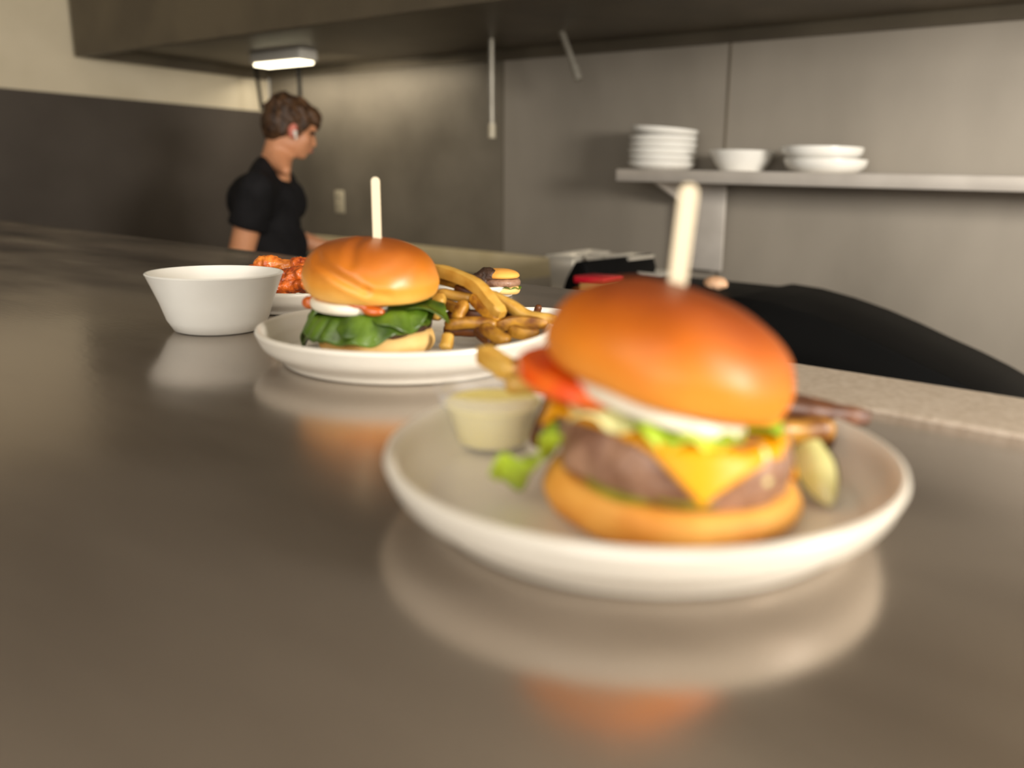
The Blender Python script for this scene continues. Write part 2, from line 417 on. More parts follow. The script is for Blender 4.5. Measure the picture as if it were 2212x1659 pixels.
# black equipment by the griddle; its right slope models shade on the wall
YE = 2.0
ZT = 1.06                                   # flat top of the black unit
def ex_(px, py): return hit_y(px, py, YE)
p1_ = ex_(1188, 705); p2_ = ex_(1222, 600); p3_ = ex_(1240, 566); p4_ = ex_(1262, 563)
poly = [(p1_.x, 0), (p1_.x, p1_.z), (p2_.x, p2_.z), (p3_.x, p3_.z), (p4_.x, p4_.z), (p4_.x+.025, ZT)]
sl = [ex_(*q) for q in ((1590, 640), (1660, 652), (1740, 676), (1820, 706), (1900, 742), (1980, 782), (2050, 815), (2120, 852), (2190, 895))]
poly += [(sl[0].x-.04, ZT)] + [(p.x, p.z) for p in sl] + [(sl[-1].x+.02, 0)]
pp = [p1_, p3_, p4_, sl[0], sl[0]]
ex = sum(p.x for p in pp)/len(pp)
eq = empty('equipment_and_shade', (ex, YE, 0), label='big black kitchen unit behind the near burger, right slope standing in for wall shade', cat='equipment')
bm = prism([(a-ex, b) for a, b in poly], 0, .40, .008, axis='y'); obj('unit_and_shade', bm, M['black'], eq)
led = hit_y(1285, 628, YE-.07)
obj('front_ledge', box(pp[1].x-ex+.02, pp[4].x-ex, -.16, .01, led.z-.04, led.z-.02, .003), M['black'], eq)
# items on the equipment
def frustum_pan(w, d, h, lipw=.008):
    bm = bmesh.new()
    a = [(-w/2*.86, -d/2*.86, 0), (w/2*.86, -d/2*.86, 0), (w/2*.86, d/2*.86, 0), (-w/2*.86, d/2*.86, 0)]
    b = [(-w/2, -d/2, h), (w/2, -d/2, h), (w/2, d/2, h), (-w/2, d/2, h)]
    c = [(x*.93, y*.93, h) for x, y, z in b]; e = [(x*.9, y*.9, .004) for x, y, z in a]
    R = [[bm.verts.new(q) for q in r] for r in (a, b, c, e)]
    bm.faces.new(R[0][::-1]); bm.faces.new(R[3])
    for A_, B_ in zip(R[:-1], R[1:]):
        for i in range(4): bm.faces.new((A_[i], A_[(i+1) % 4], B_[(i+1) % 4], B_[i]))
    bmesh.ops.recalc_face_normals(bm, faces=bm.faces); bevel(bm, .003, 2); return bm
def pan_at(px, ptop, pbot, wpx, y, name, label, lidded=False, d=.15):
    c = hit_y(px, ptop, y); zt = c.z; zb = hit_y(px, pbot, y).z
    w = (hit_y(px+wpx/2, ptop, y)-hit_y(px-wpx/2, ptop, y)).length*.9
    h = zt-zb
    e = empty(name, (c.x, y+d/2, zb), label=label, cat='pan')
    obj('pan_body', frustum_pan(w, d, h), M['pan_steel'], e)
    bm = bmesh.new(); add_box(bm, -w/2-.006, w/2+.006, -d/2-.006, -d/2+.004, h-.004, h+.006); add_box(bm, -w/2-.006, w/2+.006, d/2-.004, d/2+.006, h-.004, h+.006)
    add_box(bm, -w/2-.006, -w/2+.004, -d/2, d/2, h-.004, h+.006); add_box(bm, w/2-.004, w/2+.006, -d/2, d/2, h-.004, h+.006)
    obj('rolled_rim', bm, M['pan_steel'], e)
    return e
zt0 = hit_y(1211, 628, 2.2).z
pan_at(1211, 556, 628, 58, 2.2, 'food_pan', 'tall steel pan at the griddle\'s end, front one of the steel pans')
sx = hit_y(1211, 600, 2.28).x; s2 = hit_y(1242, 560, 2.52).x
ps = empty('prep_stand', (sx, 2.2, 0), label='narrow steel stand between the griddle and the black unit', cat='stand')
xa, xb = xr-sx-.01, .075
obj('stand_top', box(xa, xb, -.02, .46, zt0-.03, zt0, .004), M['steel'], ps)
for xx in (xa+.005, xb-.03):
    for yy in (.0, .44): obj('leg', box(xx, xx+.025, yy-.012, yy+.012, 0, zt0-.03), M['steel'], ps)
def pan_on(px, ptop, wpx, y, label, zb=None):
    zb = ZT if zb is None else zb
    c = hit_y(px, ptop, y); w = (hit_y(px+wpx/2, ptop, y)-hit_y(px-wpx/2, ptop, y)).length*.9
    e = empty('food_pan', (c.x, y+.075, zb+.0005), label=label, cat='pan'); h = c.z-zb
    obj('pan_body', frustum_pan(w, .15, h), M['pan_steel'], e)
    bm = bmesh.new(); d = .15
    add_box(bm, -w/2-.006, w/2+.006, -d/2-.006, -d/2+.004, h-.004, h+.006); add_box(bm, -w/2-.006, w/2+.006, d/2-.004, d/2+.006, h-.004, h+.006)
    add_box(bm, -w/2-.006, -w/2+.004, -d/2, d/2, h-.004, h+.006); add_box(bm, w/2-.004, w/2+.006, -d/2, d/2, h-.004, h+.006)
    obj('rolled_rim', bm, M['pan_steel'], e)
pan_on(1243, 549, 46, 2.44, 'small pale pan rim peeking over behind the tall steel pan', zt0)
pan_on(1288, 559, 40, 2.24, 'steel pan in the middle of the row of pans on the black unit')
pan_on(1334, 558, 50, 2.24, 'low steel pan nearest to the shelf\'s support panel')
p = hit_y(1400, 590, 2.3)
o = obj('steel_tray', frustum_pan(.125, .12, .016), M['pan_steel'], loc=(p.x, 2.33, ZT+.0005)); tag(o, 'small bright steel tray on the black unit beside the tall skewer', 'tray')
# red lidded tub on the ledge
p = hit_y(1290, 612, YE-.09)
e = empty('lidded_tub', (p.x, YE-.08, led.z-.02), label='tan tub with a red lid in front of the black unit', cat='tub')
zl = hit_y(1290, 612, YE-.09).z - (led.z-.02)
obj('tub', frustum_pan(.075, .09, max(zl, .03)), M['tan'], e)
obj('lid', box(-.055, .05, -.05, .05, max(zl, .03), max(zl, .03)+.02, .005), M['red'], e)
bm = bmesh.new(); ell(bm, (0, 0, .018), (.038, .03, .02)); bm = remesh(bm, .004, 2, .002, 60)
p = hit_y(1546, 610, 2.15)
o = obj('bread_roll', bm, M['roll'], loc=(p.x, 2.15, ZT+.0025), ang=180); tag(o, 'small pinkish round roll just above the near burger\'s bun', 'bread roll')

# ------------------------------------------------------------------ the serving counter
eR = hit_h(2089, 853, 0); eL = hit_h(1717, 795, 0)
YF = (eR.y + eL.y)/2
YD = 1.0
XCN = hit_h(1215, 716, 0).x
print('far edge', eR, eL, 'corner x', XCN)
ct = empty('serving_counter', (-1, 0, 0), label='brushed stainless serving counter under all the plates', cat='counter')
top = prism([(-3.4, -.75), (1.6, -.75), (1.6, YF), (XCN, YF), (XCN, YD), (-3.4, YD)], ZC-.04, ZC, 0)
bevel(top, .004, 2)
o = obj('countertop', top, M['counter'], ct); o.location = (1, 0, 0)
wB = (hit_h(1900, 823, 0) - hit_h(1900, 893, 0)).y
obj('raised_edge', box(XCN+1.07, 2.6, YF-wB, YF+.004, ZC-.03, ZC+.004, .003), M['edge_steel'], ct)
obj('cabinet_body', box(-2.3, 2.5, -.65, YF-.05, .02, ZC-.04), M['steel'], ct)
obj('cabinet_body', box(-2.3, XCN+.95, YF-.05, YD-.05, .02, ZC-.04), M['steel'], ct)

# ------------------------------------------------------------------ plates on the counter
def put(o, u, v, h=0.0): o.location = W(u, v, h); o.rotation_euler = (0, 0, YAW); return o
PN = (.0309, .4051); PF = (-.1598, .7319)
o = obj('dinner_plate', plate(), M['plate']); put(o, *PN, .0004); tag(o, 'wide cream plate at the front carrying the cheeseburger', 'plate')
o = dup(o); put(o, *PF, .0004); tag(o, 'wide cream plate carrying the spinach burger and the long fries', 'plate')

# ------------------------------------------------------------------ near burger
def bun(R, H, dents=(), seed=1, amp=.0016, n=120):
    pr = crom([(0, .001), (R*.5, .0005), (R*.80, .001), (R*.94, H*.09), (R, H*.27), (R*.985, H*.42), (R*.9, H*.64), (R*.72, H*.83), (R*.46, H*.95), (R*.2, H*.995), (0, H)], 7)
    bm = lathe([(v.x, v.y) for v in pr], n)
    bm.normal_update(); mv = []
    for v in bm.verts:
        d = noise.noise(v.co*16 + Vector((seed*5, 0, seed)))*amp*1.6 + noise.noise(v.co*42 + Vector((seed, 2, 0)))*amp*.5
        if v.co.z < .003: d *= .2
        for (ax, az, bx, bz, w, dep) in dents:
            if v.co.y < .01:
                a = Vector((ax, az)); b = Vector((bx, bz)); q = Vector((v.co.x, v.co.z)); ab = b-a
                t = max(0, min(1, (q-a).dot(ab)/ab.dot(ab))); dd = (q-a-ab*t).length
                d -= dep*math.exp(-(dd/w)**2) - dep*.35*math.exp(-((dd-w*2)/w)**2)
        mv.append(v.normal*d)
    for v, m in zip(bm.verts, mv): v.co += m
    return bm
def heel(R, H, slope, seed):
    pr = crom([(0, 0), (R*.7, 0), (R*.9, H*.06), (R, H*.4), (R*.985, H*.75), (R*.93, H*.96), (R*.8, H), (0, H*.98)], 6)
    bm = lathe([(v.x, v.y) for v in pr], 96)
    for v in bm.verts: v.co.z *= 1 - slope*v.co.x/R
    return wob(bm, .0016, 30, seed, 2)
def patty(R, H, amp, seed):
    bm = bmesh.new()
    pr = crom([(0, 0), (R*.85, 0), (R*.97, H*.2), (R, H*.5), (R*.96, H*.82), (R*.84, H), (0, H)], 5)
    lathe([(v.x, v.y) for v in pr], 72, bm)
    return remesh(bm, .0022, 2, amp, 45, seed, 3)
def drape(a0, a1, r0, r1, Rp, z0, ruff, k, ph, droop, tilt=0, seed=0, lift=0):
    """leaf laid over a round body of radius Rp: flat inside, hanging outside"""
    def f(s, t):
        a = a0 + (a1-a0)*s + noise.noise(Vector((t*3, s*4, seed)))*.10
        rag = 1 + .16*noise.noise(Vector((s*5, seed*2.1, 0)))
        edge = math.sin(PI*min(max(s, 0), 1))**.35
        q = r0 + (r1*rag*edge + r0*(1-edge) - r0)*t
        if q <= Rp: r, z = q, 0
        else:
            e = q-Rp; r = Rp + e*(1-droop*.85); z = -e*droop - e*e*4
        ru = ruff*math.sin(k*a+ph+t*2)*t*t
        r += ru*.8; z += ru + lift*t + noise.noise(Vector((s*8, t*5, seed+3)))*ruff*.5
        x, y = r*math.cos(a), r*math.sin(a)
        return (x, y, z0 + z - tilt*x)
    return f
bu, bv_ = .0405, .379
B1 = empty('cheeseburger', W(bu, bv_, .0066), YAW, label='tall cheeseburger leaning to the right on the front cream plate', cat='burger')
obj('bottom_bun', heel(.0615, .0200, .22, 3), M['heel'], B1, 60, loc=(.004, 0, 0))
for (x, y, rz) in ((-.018, -.030, 0), (.004, -.034, 1), (.02, -.022, 2)):
    bm = lathe([(0, 0), (.02, 0), (.0215, .0015), (.02, .003), (0, .003)], 32); obj('pickle_chip', bm, M['pickle_chip'], B1, loc=(x, y-.002, .0205-.1*x), rot=(.05, .12, rz))
TL = .135
pt = obj('patty', patty(.0565, .0290, .0028, 4), M['patty'], B1, 180, loc=(.002, 0, .0178), rot=(.02, TL, .3))
# cheese: a square whose corner hangs over the front
def cheese(s, t):
    q = .105; x = (s-.5)*q; y = (t-.5)*q
    a = math.radians(45+4); X = x*math.cos(a)-y*math.sin(a)+.006; Y = x*math.sin(a)+y*math.cos(a)-.003
    r = math.hypot(X, Y); Rp = .0545
    z = 0
    if r > Rp:
        e = r-Rp; k = (Rp + e*.38)/r; X *= k; Y *= k; z = -e*.98 - .0015*math.sin(min(e/.02, 1)*PI)
    else: z = -.0022*(r/Rp)**6
    return (X, Y, .0485 + z - TL*X + .0006*math.sin(X*160))
ch = sheet(cheese, 44, 44, .003, M['cheese'], 'cheese_slice', B1)
bm = bmesh.new(); tube(bm, crom([(.036, -.037, .043), (.0385, -.039, .033), (.0375, -.0385, .022)], 5), [.003, .004, .0045, .0045, .004, .004, .0045, .004, .0035, .003, .002], 10); obj('onion_strip', bm, M['lettuce_pale'], B1)
# lettuce
sheet(drape(math.radians(-128), math.radians(-40), .012, .060, .050, .0530, .0028, 17, 0, .35, TL, 1), 70, 16, .0008, M['lettuce'], 'lettuce_leaf', B1)
sheet(drape(math.radians(-45), math.radians(25), .012, .058, .050, .0520, .002, 15, 1, .35, TL, 5), 50, 14, .0008, M['lettuce'], 'lettuce_leaf', B1)
lf = sheet(drape(math.radians(-165), math.radians(-105), .014, .062, .05, .0545, .0035, 12, 2, .15, TL*.5, 2), 50, 16, .0011, M['lettuce_pale'], 'lettuce_leaf', B1); lf['label'] = 'pale yellowish lettuce rib'
def hang_leaf():
    RzI = Matrix.Rotation(-YAW, 3, 'Z')
    ctl = [(1255, 890, .388), (1208, 945, .381), (1176, 985, .374), (1130, 1022, .369), (1070, 1042, .368)]
    C = crom([RzI @ (hit_v(a_, b_, v_) - B1.location) for a_, b_, v_ in ctl], 8)
    Wd = [v_.x for v_ in crom([(.008, 0), (.0095, 0), (.011, 0), (.0145, 0), (.011, 0)], 8)]
    n = len(C)
    def f(s_, t):
        i = min(n-1, int(round(s_*(n-1)))); c_ = C[i]; d = (C[min(i+1, n-1)]-C[max(i-1, 0)]).normalized()
        wv_ = Vector((.45, -.62, .75)); wv_ = (wv_ - d*wv_.dot(d)).normalized(); nv = d.cross(wv_)
        q_ = t*2-1; w_ = Wd[i]*(1 + .28*noise.noise(Vector((s_*9, q_*2, 3))))
        return c_ + wv_*q_*w_ + nv*(.0035*math.sin(s_*15+q_*1.5)*(.4+abs(q_)) + .003*q_*q_)
    return f
sheet(hang_leaf(), 33, 14, .0010, M['lettuce'], 'lettuce_leaf', B1)
# tomato and onion
def slab(R, H, bvl=.002): return lathe([(0, 0), (R-bvl, 0), (R, bvl), (R, H-bvl), (R-bvl, H), (0, H)], 48)
obj('tomato_slice', wob(slab(.037, .0095), .0008, 40, 2, 2), M['tomato'], B1, loc=(-.037, .004, .0575), rot=(.03, .20, 0))
bm = lathe(crom([(.0335, .001), (.038, 0), (.043, .001), (.0435, .0045), (.042, .0072), (.038, .0075), (.034, .0065)], 4) and [(v.x, v.y) for v in crom([(.031, .001), (.036, 0), (.0405, .001), (.041, .0045), (.0395, .0068), (.036, .007), (.032, .006)], 4)], 64, closed=True)
obj('onion_ring', bm, M['onion'], B1, loc=(-.006, -.012, .0525), rot=(-.06, .27, 0), ang=60)
obj('onion_slice', slab(.0312, .005), M['onion'], B1, loc=(-.006, -.012, .0532), rot=(-.06, .27, 0))
tb = obj('top_bun', bun(.0595, .0515, seed=2, amp=.0022), M['bun_near'], B1, 180, loc=(-.0035, .001, .0572), rot=(.03, .24, .4))
def stick(w, t, L):
    bm = bmesh.new(); pts = [(-w/2, 0)] + [(-w/2*math.cos(PI*i/10), L-w/2+w/2*math.sin(PI*i/10)) for i in range(11)] + [(w/2, 0)]
    pts = [(x, z) for x, z in pts]
    lo = [bm.verts.new((x, -t/2, z)) for x, z in pts]; hi = [bm.verts.new((x, t/2, z)) for x, z in pts]
    bm.faces.new(lo); bm.faces.new(hi[::-1]); n = len(pts)
    for i in range(n): bm.faces.new((lo[i], hi[i], hi[(i+1) % n], lo[(i+1) % n]))
    bmesh.ops.remove_doubles(bm, verts=bm.verts, dist=1e-6)
    bmesh.ops.recalc_face_normals(bm, faces=bm.faces); bevel(bm, .0004, 1); return bm
def skewer(B, pxb, pyb, pxt, pyt, v, w, extra):
    a = hit_v(pxb, pyb, v); b = hit_v(pxt, pyt, v); d = b-a; L = d.length+extra
    base = b - d.normalized()*L
    Rz = Matrix.Rotation(-YAW, 3, 'Z'); loc = Rz @ (base - B.location); dl = Rz @ d
    return obj('skewer', stick(w, .003, L), M['wood'], B, loc=loc, rot=(-math.atan2(dl.y, dl.z), math.atan2(dl.x, dl.z), 0))
skewer(B1, 1462, 615, 1490, 397, .392, .0086, .07)

# ------------------------------------------------------------------ far burger
fu = (806-PCX)/FPX
fv = .728
c0 = hit_v(806, 700, fv)
B2 = empty('spinach_burger', Vector((c0.x, c0.y, ZC+.0066)), YAW, label='upright burger with dark spinach leaves on the second cream plate', cat='burger')
obj('bottom_bun', heel(.051, .019, -.12, 6), M['heel_far'], B2, 60, loc=(.004, 0, 0))
obj('patty', patty(.0505, .016, .002, 9), M['patty_dark'], B2, 180, loc=(.002, 0, .0175), rot=(0, -.03, 0))
sheet(drape(math.radians(-190), math.radians(10), .012, .079, .0515, .0365, .0022, 13, 1, .62, -.06, 31), 110, 22, .0009, M['spinach'], 'spinach_leaf', B2)
SP = [(-170, -95, .080, .62, 1), (-125, -55, .076, .62, 2), (-90, -15, .073, .55, 3), (-45, 30, .076, .30, 4), (-215, -140, .088, .78, 5), (20, 110, .07, .4, 6), (95, 180, .07, .4, 7)]
for i, (a0, a1, r1, dr, sd) in enumerate(SP):
    sheet(drape(math.radians(a0), math.radians(a1), .012, r1, .051, .0375+.0011*i, .0026, 9, sd, dr, -.06, sd+10), 46, 22, .0009, M['spinach'], 'spinach_leaf', B2)
bm = lathe([(v.x, v.y) for v in crom([(0, 0), (.028, 0), (.0325, .0015), (.0335, .005), (.032, .0085), (.026, .009), (0, .009)], 4)], 48)
obj('onion_slice', bm, M['onion_far'], B2, loc=(-.014, -.021, .0425), rot=(.10, .04, 0), ang=60)
bm = bmesh.new()
ell(bm, (.014, -.050, .0435), (.010, .006, .0042)); ell(bm, (-.046, -.030, .0465), (.007, .006, .006)); ell(bm, (.001, -.046, .048), (.014, .008, .003)); ell(bm, (-.02, -.02, .0495), (.03, .026, .004)); ell(bm, (.0, -.02, .0465), (.025, .03, .004))
obj('sauce', remesh(bm, .0016, 2), M['sauce'], B2, 180)
Z = .049
dents = ((-.036, .036, .010, .016, .0034, .0022), (.010, .016, .026, .012, .003, .0010), (-.006, .050, -.004, .038, .0045, .0012), (.016, .026, .036, .036, .006, .0008))
obj('top_bun', bun(.0592, .0525, dents, 5, .0012, 180), M['bun_far'], B2, 180, loc=(0, 0, Z), rot=(.05, .03, 0))
skewer(B2, 815, 520, 810.5, 382, fv-.003, .0072, .05)

# ------------------------------------------------------------------ fries
def fry_bm(pts, w, seed):
    P = crom(pts, 7); n = len(P); rad = []
    for i in range(n):
        t = i/(n-1); rad.append(w*1.22*(.66 + .34*min(1, min(t, 1-t)*9)) * (1 + .08*noise.noise(Vector((t*4, seed, 0)))))
    bm = bmesh.new(); rings = []
    for i, p in enumerate(P):
        d = (P[min(i+1, n-1)]-P[max(i-1, 0)]).normalized(); a = d.cross(Vector((0, 0, 1)))
        if a.length < .05: a = d.cross(Vector((1, 0, 0)))
        a.normalize(); b = a.cross(d).normalized(); r = rad[i]*.5
        ring = []
        for k in range(12):      # rounded square section
            th = 2*PI*k/12 + .26*seed; cx, cy = math.cos(th), math.sin(th); m = max(abs(cx), abs(cy))**.75
            ring.append(bm.verts.new(p + a*cx/m*r + b*cy/m*r*.92))
        rings.append(ring)
    for A_, B_ in zip(rings[:-1], rings[1:]):
        for k in range(12): bm.faces.new((A_[k], A_[(k+1) % 12], B_[(k+1) % 12], B_[k]))
    bm.faces.new(rings[0]); bm.faces.new(rings[-1])
    bmesh.ops.recalc_face_normals(bm, faces=bm.faces)
    return wob(bm, .0004, 120, seed, 2)
nf = [0]
def fry(pts, v, label, m='fry', w=.0088, group='fries on the second cream plate'):
    """pts: outline in the photo; v: distance of each point"""
    q = [hit_v(a, b, vv) for (a, b), vv in zip(pts, v)]
    for p_ in q: p_.z = max(p_.z, ZC+.0068+w*.58)
    c = sum(q, Vector())/len(q); c.z = min(p.z for p in q)
    nf[0] += 1
    o = obj('french_fry', fry_bm([p-c for p in q], w, nf[0]), M[m], None, 70, loc=c)
    return tag(o, label, 'french fry', group)
FF = [
 ([(922, 577), (985, 596), (1030, 618), (1062, 655), (1086, 680)], (.800, .785, .77, .755, .745), 'longest pale bent fry arching from the spinach burger down over the pile', 'fry_pale', .0102),
 ([(1052, 634), (1100, 660), (1145, 685), (1198, 690)], (.785, .775, .765, .755), 'pale fry lying along the top of the pile to the near bun', 'fry_pale', .0105),
 ([(930, 596), (975, 610), (1020, 624)], (.805, .80, .795), 'orange fry tucked directly under the long bent fry', 'fry', .0085),
 ([(945, 632), (990, 640), (1022, 646)], (.78, .778, .775), 'flat fry under the orange one close to the spinach bun', 'fry_pale', .0085),
 ([(955, 655), (985, 664), (1012, 672)], (.772, .768, .765), 'short fry poking out beside the spinach leaf tip', 'fry', .008),
 ([(986, 692), (994, 672), (1004, 652)], (.745, .750, .757), 'short fry standing upright between the flat fries', 'fry', .0092),
 ([(1020, 640), (1048, 668), (1078, 694)], (.765, .757, .75), 'slanting fry running beneath the long bent fry', 'fry', .009),
 ([(962, 703), (1015, 697), (1072, 701)], (.742, .741, .742), 'level fry crossing the pile just above the dark gap', 'fry', .0098),
 ([(1070, 707), (1115, 695), (1180, 699)], (.748, .75, .755), 'level fry at the pile\'s end by the near bun', 'fry', .0098),
 ([(1042, 706), (1068, 722), (1098, 740)], (.722, .712, .703), 'lowest fry pointing at the plate rim', 'fry', .0105),
 ([(1100, 712), (1130, 720), (1165, 724)], (.732, .728, .728), 'short fry lying against the rim right of the lowest fry', 'fry', .0098),
 ([(961, 755), (966, 738), (968, 722)], (.70, .705, .71), 'short pale stub standing beside the bottom bun', 'fry_pale', .0085),
 ([(938, 690), (946, 660), (952, 636)], (.752, .758, .765), 'pale fry leaning upright against the spinach bun', 'fry_pale', .0095),
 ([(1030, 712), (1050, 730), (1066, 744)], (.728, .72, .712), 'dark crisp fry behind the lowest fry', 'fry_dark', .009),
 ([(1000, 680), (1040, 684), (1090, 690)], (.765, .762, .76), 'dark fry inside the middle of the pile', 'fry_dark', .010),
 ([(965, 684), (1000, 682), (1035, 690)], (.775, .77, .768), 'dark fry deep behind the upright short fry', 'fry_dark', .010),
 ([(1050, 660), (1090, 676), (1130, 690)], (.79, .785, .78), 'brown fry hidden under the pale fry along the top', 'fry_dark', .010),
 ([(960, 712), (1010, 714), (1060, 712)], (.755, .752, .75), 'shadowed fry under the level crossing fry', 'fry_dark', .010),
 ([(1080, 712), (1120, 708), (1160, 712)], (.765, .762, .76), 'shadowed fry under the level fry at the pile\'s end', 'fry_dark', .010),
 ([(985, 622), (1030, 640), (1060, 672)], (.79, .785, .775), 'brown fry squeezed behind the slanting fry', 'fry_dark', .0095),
]
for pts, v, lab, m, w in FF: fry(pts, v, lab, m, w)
GN = 'fries on the front cream plate'
NF = [
 ([(1040, 758), (1072, 782), (1108, 806)], (.505, .495, .485), 'golden fry sticking up behind the dip cup', 'fry_pale', .0105),
 ([(1092, 832), (1140, 829), (1195, 836)], (.452, .455, .46), 'golden fry lying over the rim of the dip cup', 'fry_pale', .0095),
 ([(1100, 790), (1135, 806), (1180, 815)], (.49, .49, .485), 'brownish fry end between dip cup and tomato slice', 'fry', .010),
 ([(1205, 850), (1182, 905), (1160, 985)], (.452, .450, .447), 'dark crisp fry standing behind the dip cup', 'fry_dark', .010),
 ([(1230, 845), (1200, 905), (1172, 975)], (.462, .458, .455), 'brown fry upright beside the pale lettuce', 'fry', .0085),
 ([(1660, 878), (1760, 890), (1872, 902)], (.455, .462, .470), 'long dark fry reaching over the rim at the right', 'fry_dark', .0105),
 ([(1690, 866), (1750, 878), (1812, 892)], (.475, .478, .482), 'dark fry just behind the long dark one', 'fry_dark', .010),
 ([(1650, 928), (1725, 932), (1795, 926)], (.425, .432, .438), 'bright golden fry above the pickle spear', 'fry', .012),
 ([(1640, 985), (1720, 988), (1800, 975)], (.448, .455, .462), 'lowest dark fry on the plate behind the pickle spear', 'fry_dark', .011),
 ([(1640, 950), (1715, 955), (1800, 948)], (.448, .452, .456), 'dark fry beneath the bright golden fry', 'fry_dark', .011),
]
for pts, v, lab, m, w in NF: fry(pts, v, lab, m, w, GN)

# ------------------------------------------------------------------ pickle spear
p0 = hit_h(1735, 955, .022); p1 = hit_h(1790, 1098, .0085)
p0 = hit_v(1742, 958, .405); p1 = hit_h(1793, 1092, .0095)
c = (p0+p1)/2; c.z = ZC+.0066
ps_ = empty('pickle_spear', c, label='pale pickle spear with dark green skin leaning beside the cheeseburger', cat='pickle')
def spear(flesh):
    a, b = p0-c, p1-c; d = (b-a).normalized(); sd = d.cross(UPV).normalized(); nn = sd.cross(d).normalized()
    view = (CAM-(p0+p1)/2).normalized(); n1 = (view - d*view.dot(d)).normalized(); s1 = d.cross(n1).normalized()
    bm = bmesh.new(); rings = []; N = 18
    for i in range(N):
        t = i/(N-1); w = .0098*(max(.02, math.sin(PI*min(1, .16+.84*t if t < .5 else .16+.84*t)))**.6 if t > .5 else (.72+.28*min(1, t*3)))
        if t > .97: w = .0012
        ct_ = a+(b-a)*t
        r = []
        if flesh: prof_ = [(-1, 0), (-.5, .28), (0, .42), (.5, .28), (1, 0), (.5, -.15), (0, -.2), (-.5, -.15)]
        else: prof_ = [(-1.06, .06), (-.5, -.05), (0, -.08), (.5, -.05), (1.06, .06), (.86, -.5), (0, -.82), (-.86, -.5)]
        for x, y in prof_: r.append(bm.verts.new(ct_ + s1*x*w + n1*y*w))
        rings.append(r)
    k = len(rings[0])
    for A_, B_ in zip(rings[:-1], rings[1:]):
        for j in range(k): bm.faces.new((A_[j], A_[(j+1) % k], B_[(j+1) % k], B_[j]))
    bm.faces.new(rings[0]); bm.faces.new(rings[-1]); bmesh.ops.recalc_face_normals(bm, faces=bm.faces); return bm
obj('flesh', spear(True), M['pickle_flesh'], ps_, 50)
obj('skin', spear(False), M['pickle_skin'], ps_, 50)

# ------------------------------------------------------------------ dip cup
pc = hit_h(1057, 985, .0066) + FWD*.0215
pc.z = ZC+.0066
dc = empty('dip_cup', pc, YAW, label='clear plastic dip cup of yellow sauce on the front plate', cat='dip cup')
hc = hit_v(1070, 834, pc.dot(FWD)).z - pc.z
Rt, Rb = .0335, .0220
obj('cup', lathe([(0, .001), (Rb-.002, .001), (Rb, .002), (Rb+(Rt-.002-Rb)*.74, hc*.74), (Rt-.0015, hc*.76), (Rt-.001, hc*.95), (Rt+.0015, hc*.97), (Rt+.0018, hc), (Rt, hc+.0004), (Rt-.0025, hc*.97), (Rt-.003, hc*.77), (Rb+(Rt-.002-Rb)*.73-.0012, hc*.73), (Rb-.0012, .003), (0, .0024)], 64), M['cup'], dc)
obj('sauce', lathe([(0, .003), (Rb-.0016, .0032), (Rb+(Rt-.002-Rb)*.72-.0016, hc*.70), (Rt-.0050, hc*.73), (Rt-.0055, hc*.755), (Rt-.008, hc*.75), (0, hc*.745)], 64), M['dip'], dc)

# ------------------------------------------------------------------ white bowl of sauce at the left
bc = hit_v(474, 700, hit_h(474, 729, 0).dot(FWD) + .044); bc.z = ZC
q0 = hit_v(612, 588, bc.dot(FWD)); q1 = hit_v(474, 588, bc.dot(FWD))
Rt = (q0-q1).length; hb = hit_v(474, 588, bc.dot(FWD)).z - ZC
print('bowl', Rt, hb, bc.dot(FWD))
e = empty('sauce_bowl', (bc.x, bc.y, ZC+.0004), YAW, label='deep white flared bowl at the counter\'s left beside the burger plate', cat='bowl')
Rb = .043
obj('bowl', lathe([(0, .003), (Rb-.006, .003), (Rb-.004, 0), (Rb, .0015), (Rb+.006, .012), (Rb+(Rt-Rb)*.5, hb*.5), (Rt-.001, hb*.96), (Rt, hb-.001), (Rt-.001, hb), (Rt-.0025, hb), (Rt-.0045, hb*.96), (Rb+(Rt-Rb)*.5-.004, hb*.5), (Rb, .012), (Rb-.012, .007), (0, .007)], 96), M['bowl'], e)
zs = hb*.74; rs = Rb+(Rt-Rb)*.76-.0042
obj('sauce', wob(lathe([(0, zs), (rs*.6, zs), (rs, zs+.0005), (rs-.002, zs-.006), (0, zs-.006)], 64), .0004, 60, 3), M['bowl_sauce'], e)

# ------------------------------------------------------------------ wings and plates further back
wc = hit_h(655, 640, .026); wv = wc.dot(FWD)
WP = wc + FWD*.108 - RGT*.035; WP.z = ZC+.0004
o = obj('wing_plate', plate(.110, .028), M['plate'], loc=WP, rot=(0, 0, YAW)); tag(o, 'white plate of orange wings behind the sauce bowl and spinach burger', 'plate')
def wing(px, py, v, rx, rz, ry, ang, m, label, seed):
    p_ = hit_v(px, py, v); bm = bmesh.new()
    capsule(bm, (-rx*.7, 0, 0), (rx*.5, 0, rz*.15), rz*.9, rz*.72); ell(bm, (-rx*.6, ry*.2, 0), (rx*.55, ry, rz)); ell(bm, (rx*.75, 0, rz*.1), (rx*.32, ry*.6, rz*.6))
    bm = remesh(bm, .0016, 2, .0032, 70, seed, 4)
    bm.transform(Matrix.Rotation(YAW, 4, 'Z') @ Matrix.Rotation(ang, 4, 'Y'))
    o = obj('chicken_wing', bm, M[m], None, 180, loc=p_)
    return tag(o, label, 'chicken wing', 'chicken wings behind the sauce bowl')
vv = WP.dot(FWD)
wing(612, 577, vv-.005, .032, .011, .016, .12, 'wing_bright', 'brightest orange wing on top of the wing pile', 1)
wing(640, 604, vv-.045, .026, .017, .02, -.3, 'wing', 'dark red wing below the brightest orange one', 2)
